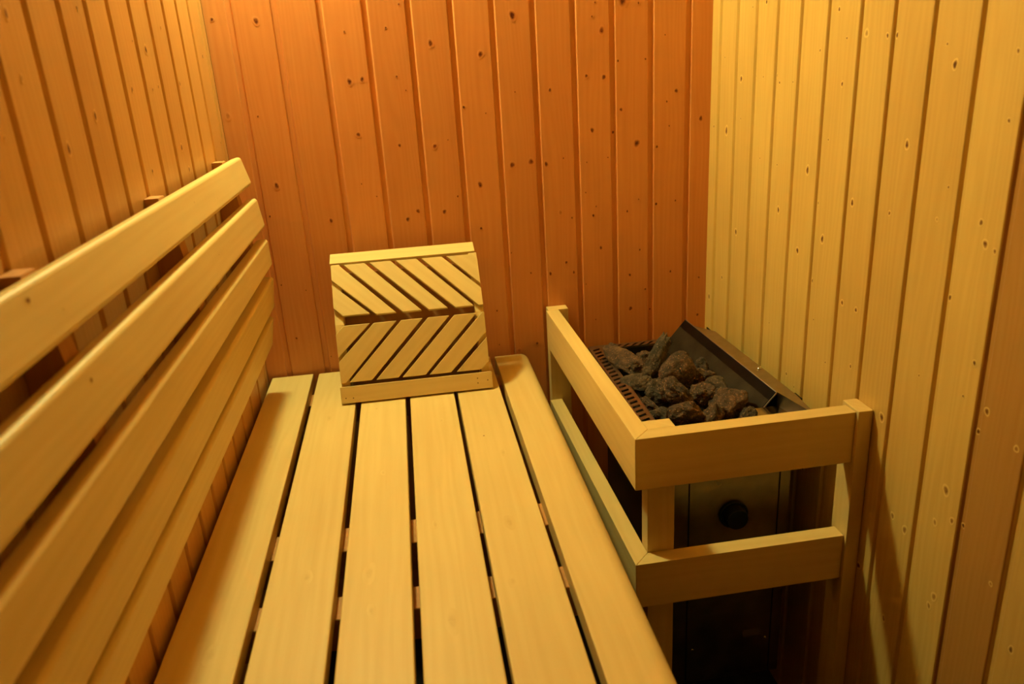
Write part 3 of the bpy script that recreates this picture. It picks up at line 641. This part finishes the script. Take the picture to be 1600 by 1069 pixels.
ST = [
 ('long brown slab of stone lying in the back left corner of the heater', (0.413, 1.470, Z(-0.603)), (0.026, 0.082, 0.018), (8, 0, 14), 'stone_brown', 3, 10, 0.16),
 ('tall upright shard of stone standing out highest from the heater pile', (0.460, 1.405, Z(-0.578)), (0.017, 0.012, 0.060), (-33, 44, 0), 'stone_grey', 8, 9, 0.18),
 ('big round disc-shaped stone in the middle of the heater pile', (0.474, 1.330, Z(-0.580)), (0.0345, 0.024, 0.034), (-25, 0, 10), 'stone_brown', 21, 4, 0.12),
 ('flat grey stone wedged against the left slotted rim below the brown slab', (0.403, 1.375, Z(-0.617)), (0.033, 0.030, 0.018), (0, -12, 20), 'stone_grey', 14, 10, 0.16),
 ('dark grey stone directly left below the round disc stone', (0.433, 1.305, Z(-0.608)), (0.022, 0.026, 0.028), (0, 0, 30), 'stone_grey', 17, 8, 0.22),
 ('knobbly reddish brown stone in front of the round disc stone', (0.449, 1.255, Z(-0.590)), (0.032, 0.021, 0.020), (10, 38, -20), 'stone_brown', 31, 7, 0.26),
 ('broad brown stone with a pale fleck right of the round disc stone', (0.521, 1.345, Z(-0.608)), (0.023, 0.045, 0.020), (12, 10, -22), 'stone_brown', 44, 11, 0.30),
 ('small dark stone tucked behind the broad brown stone near the metal shield', (0.545, 1.385, Z(-0.600)), (0.014, 0.015, 0.017), (0, 0, 0), 'stone_grey', 52, 6, 0.2),
 ('cracked lumpy stone near the middle of the pile beneath the pale fleck', (0.497, 1.257, Z(-0.600)), (0.027, 0.024, 0.024), (0, 18, 25), 'stone_brown', 61, 9, 0.30),
 ('blocky brown stone right beside the top of the guard corner post', (0.440, 1.192, Z(-0.604)), (0.031, 0.023, 0.026), (0, 0, 5), 'stone_brown', 70, 9, 0.22),
 ('greenish brown stone in the front left corner of the heater', (0.407, 1.225, Z(-0.622)), (0.020, 0.028, 0.020), (0, -10, 35), 'stone_grey', 77, 8, 0.20),
 ('speckled light brown stone by the middle of the front guard rail', (0.487, 1.186, Z(-0.612)), (0.018, 0.020, 0.024), (0, 20, 0), 'stone_brown', 83, 8, 0.22),
 ('large smooth dull stone against the metal shield near the front', (0.535, 1.222, Z(-0.603)), (0.034, 0.044, 0.026), (0, 0, -25), 'stone_brown', 95, 8, 0.16),
 ('dull grey green stone against the middle of the metal shield', (0.540, 1.302, Z(-0.612)), (0.026, 0.038, 0.022), (0, 10, 10), 'stone_grey', 102, 8, 0.16),
 ('yellowish stone between the brown slab and the upright shard at the back', (0.463, 1.500, Z(-0.622)), (0.022, 0.018, 0.020), (0, 0, 10), 'stone_brown', 113, 8, 0.22),
 ('small yellowish stone just right behind the upright shard', (0.528, 1.462, Z(-0.607)), (0.017, 0.014, 0.013), (0, 0, -10), 'stone_brown', 121, 8, 0.22),
 ('small brown stone against the left slotted rim above the front corner', (0.400, 1.285, Z(-0.622)), (0.014, 0.024, 0.016), (0, 0, 25), 'stone_brown', 133, 8, 0.2),
 ('small stone peeping out at the right end behind the shield edge', (0.548, 1.172, Z(-0.616)), (0.014, 0.016, 0.020), (0, 20, 0), 'stone_grey', 140, 8, 0.2),
 ('dark jagged stone sunk in front of the knobbly reddish stone', (0.452, 1.222, Z(-0.628)), (0.028, 0.020, 0.026), (0, 30, 0), 'stone_grey', 151, 10, 0.28),
 ('small knob of stone sticking out towards the shield from the broad brown stone', (0.538, 1.325, Z(-0.595)), (0.012, 0.010, 0.010), (0, 0, 0), 'stone_brown', 160, 5, 0.2),
]
for a in ST: stone(*a)
FL = [('dark stone deep in the left gap beside the slotted rim', (0.415, 1.43)), ('dark stone deep at the back behind the brown slab', (0.43, 1.53)),
      ('dark stone deep under the upright shard', (0.47, 1.43)), ('dark stone deep at the back right by the metal shield', (0.52, 1.52)),
      ('dark stone deep under the small stone by the shield', (0.525, 1.42)), ('dark stone deep beneath the flat grey stone', (0.415, 1.33)),
      ('dark stone deep beneath the round disc stone', (0.47, 1.34)), ('dark stone deep in the front left gap', (0.42, 1.255)),
      ('dark stone deep below the cracked lumpy stone', (0.48, 1.245)), ('dark stone deep in the front gap by the shield', (0.525, 1.185)),
      ('dark stone deep behind the blocky brown stone', (0.45, 1.19))]
for i, (l, (x, y)) in enumerate(FL):
    rr = random.Random(i + 200)
    stone(l, (x, y, Z(-0.690)), (0.028, 0.032, 0.026), (rr.uniform(-30, 30), rr.uniform(-30, 30), rr.uniform(0, 180)), 'stone_grey', 210 + i * 7, 9, 0.2)
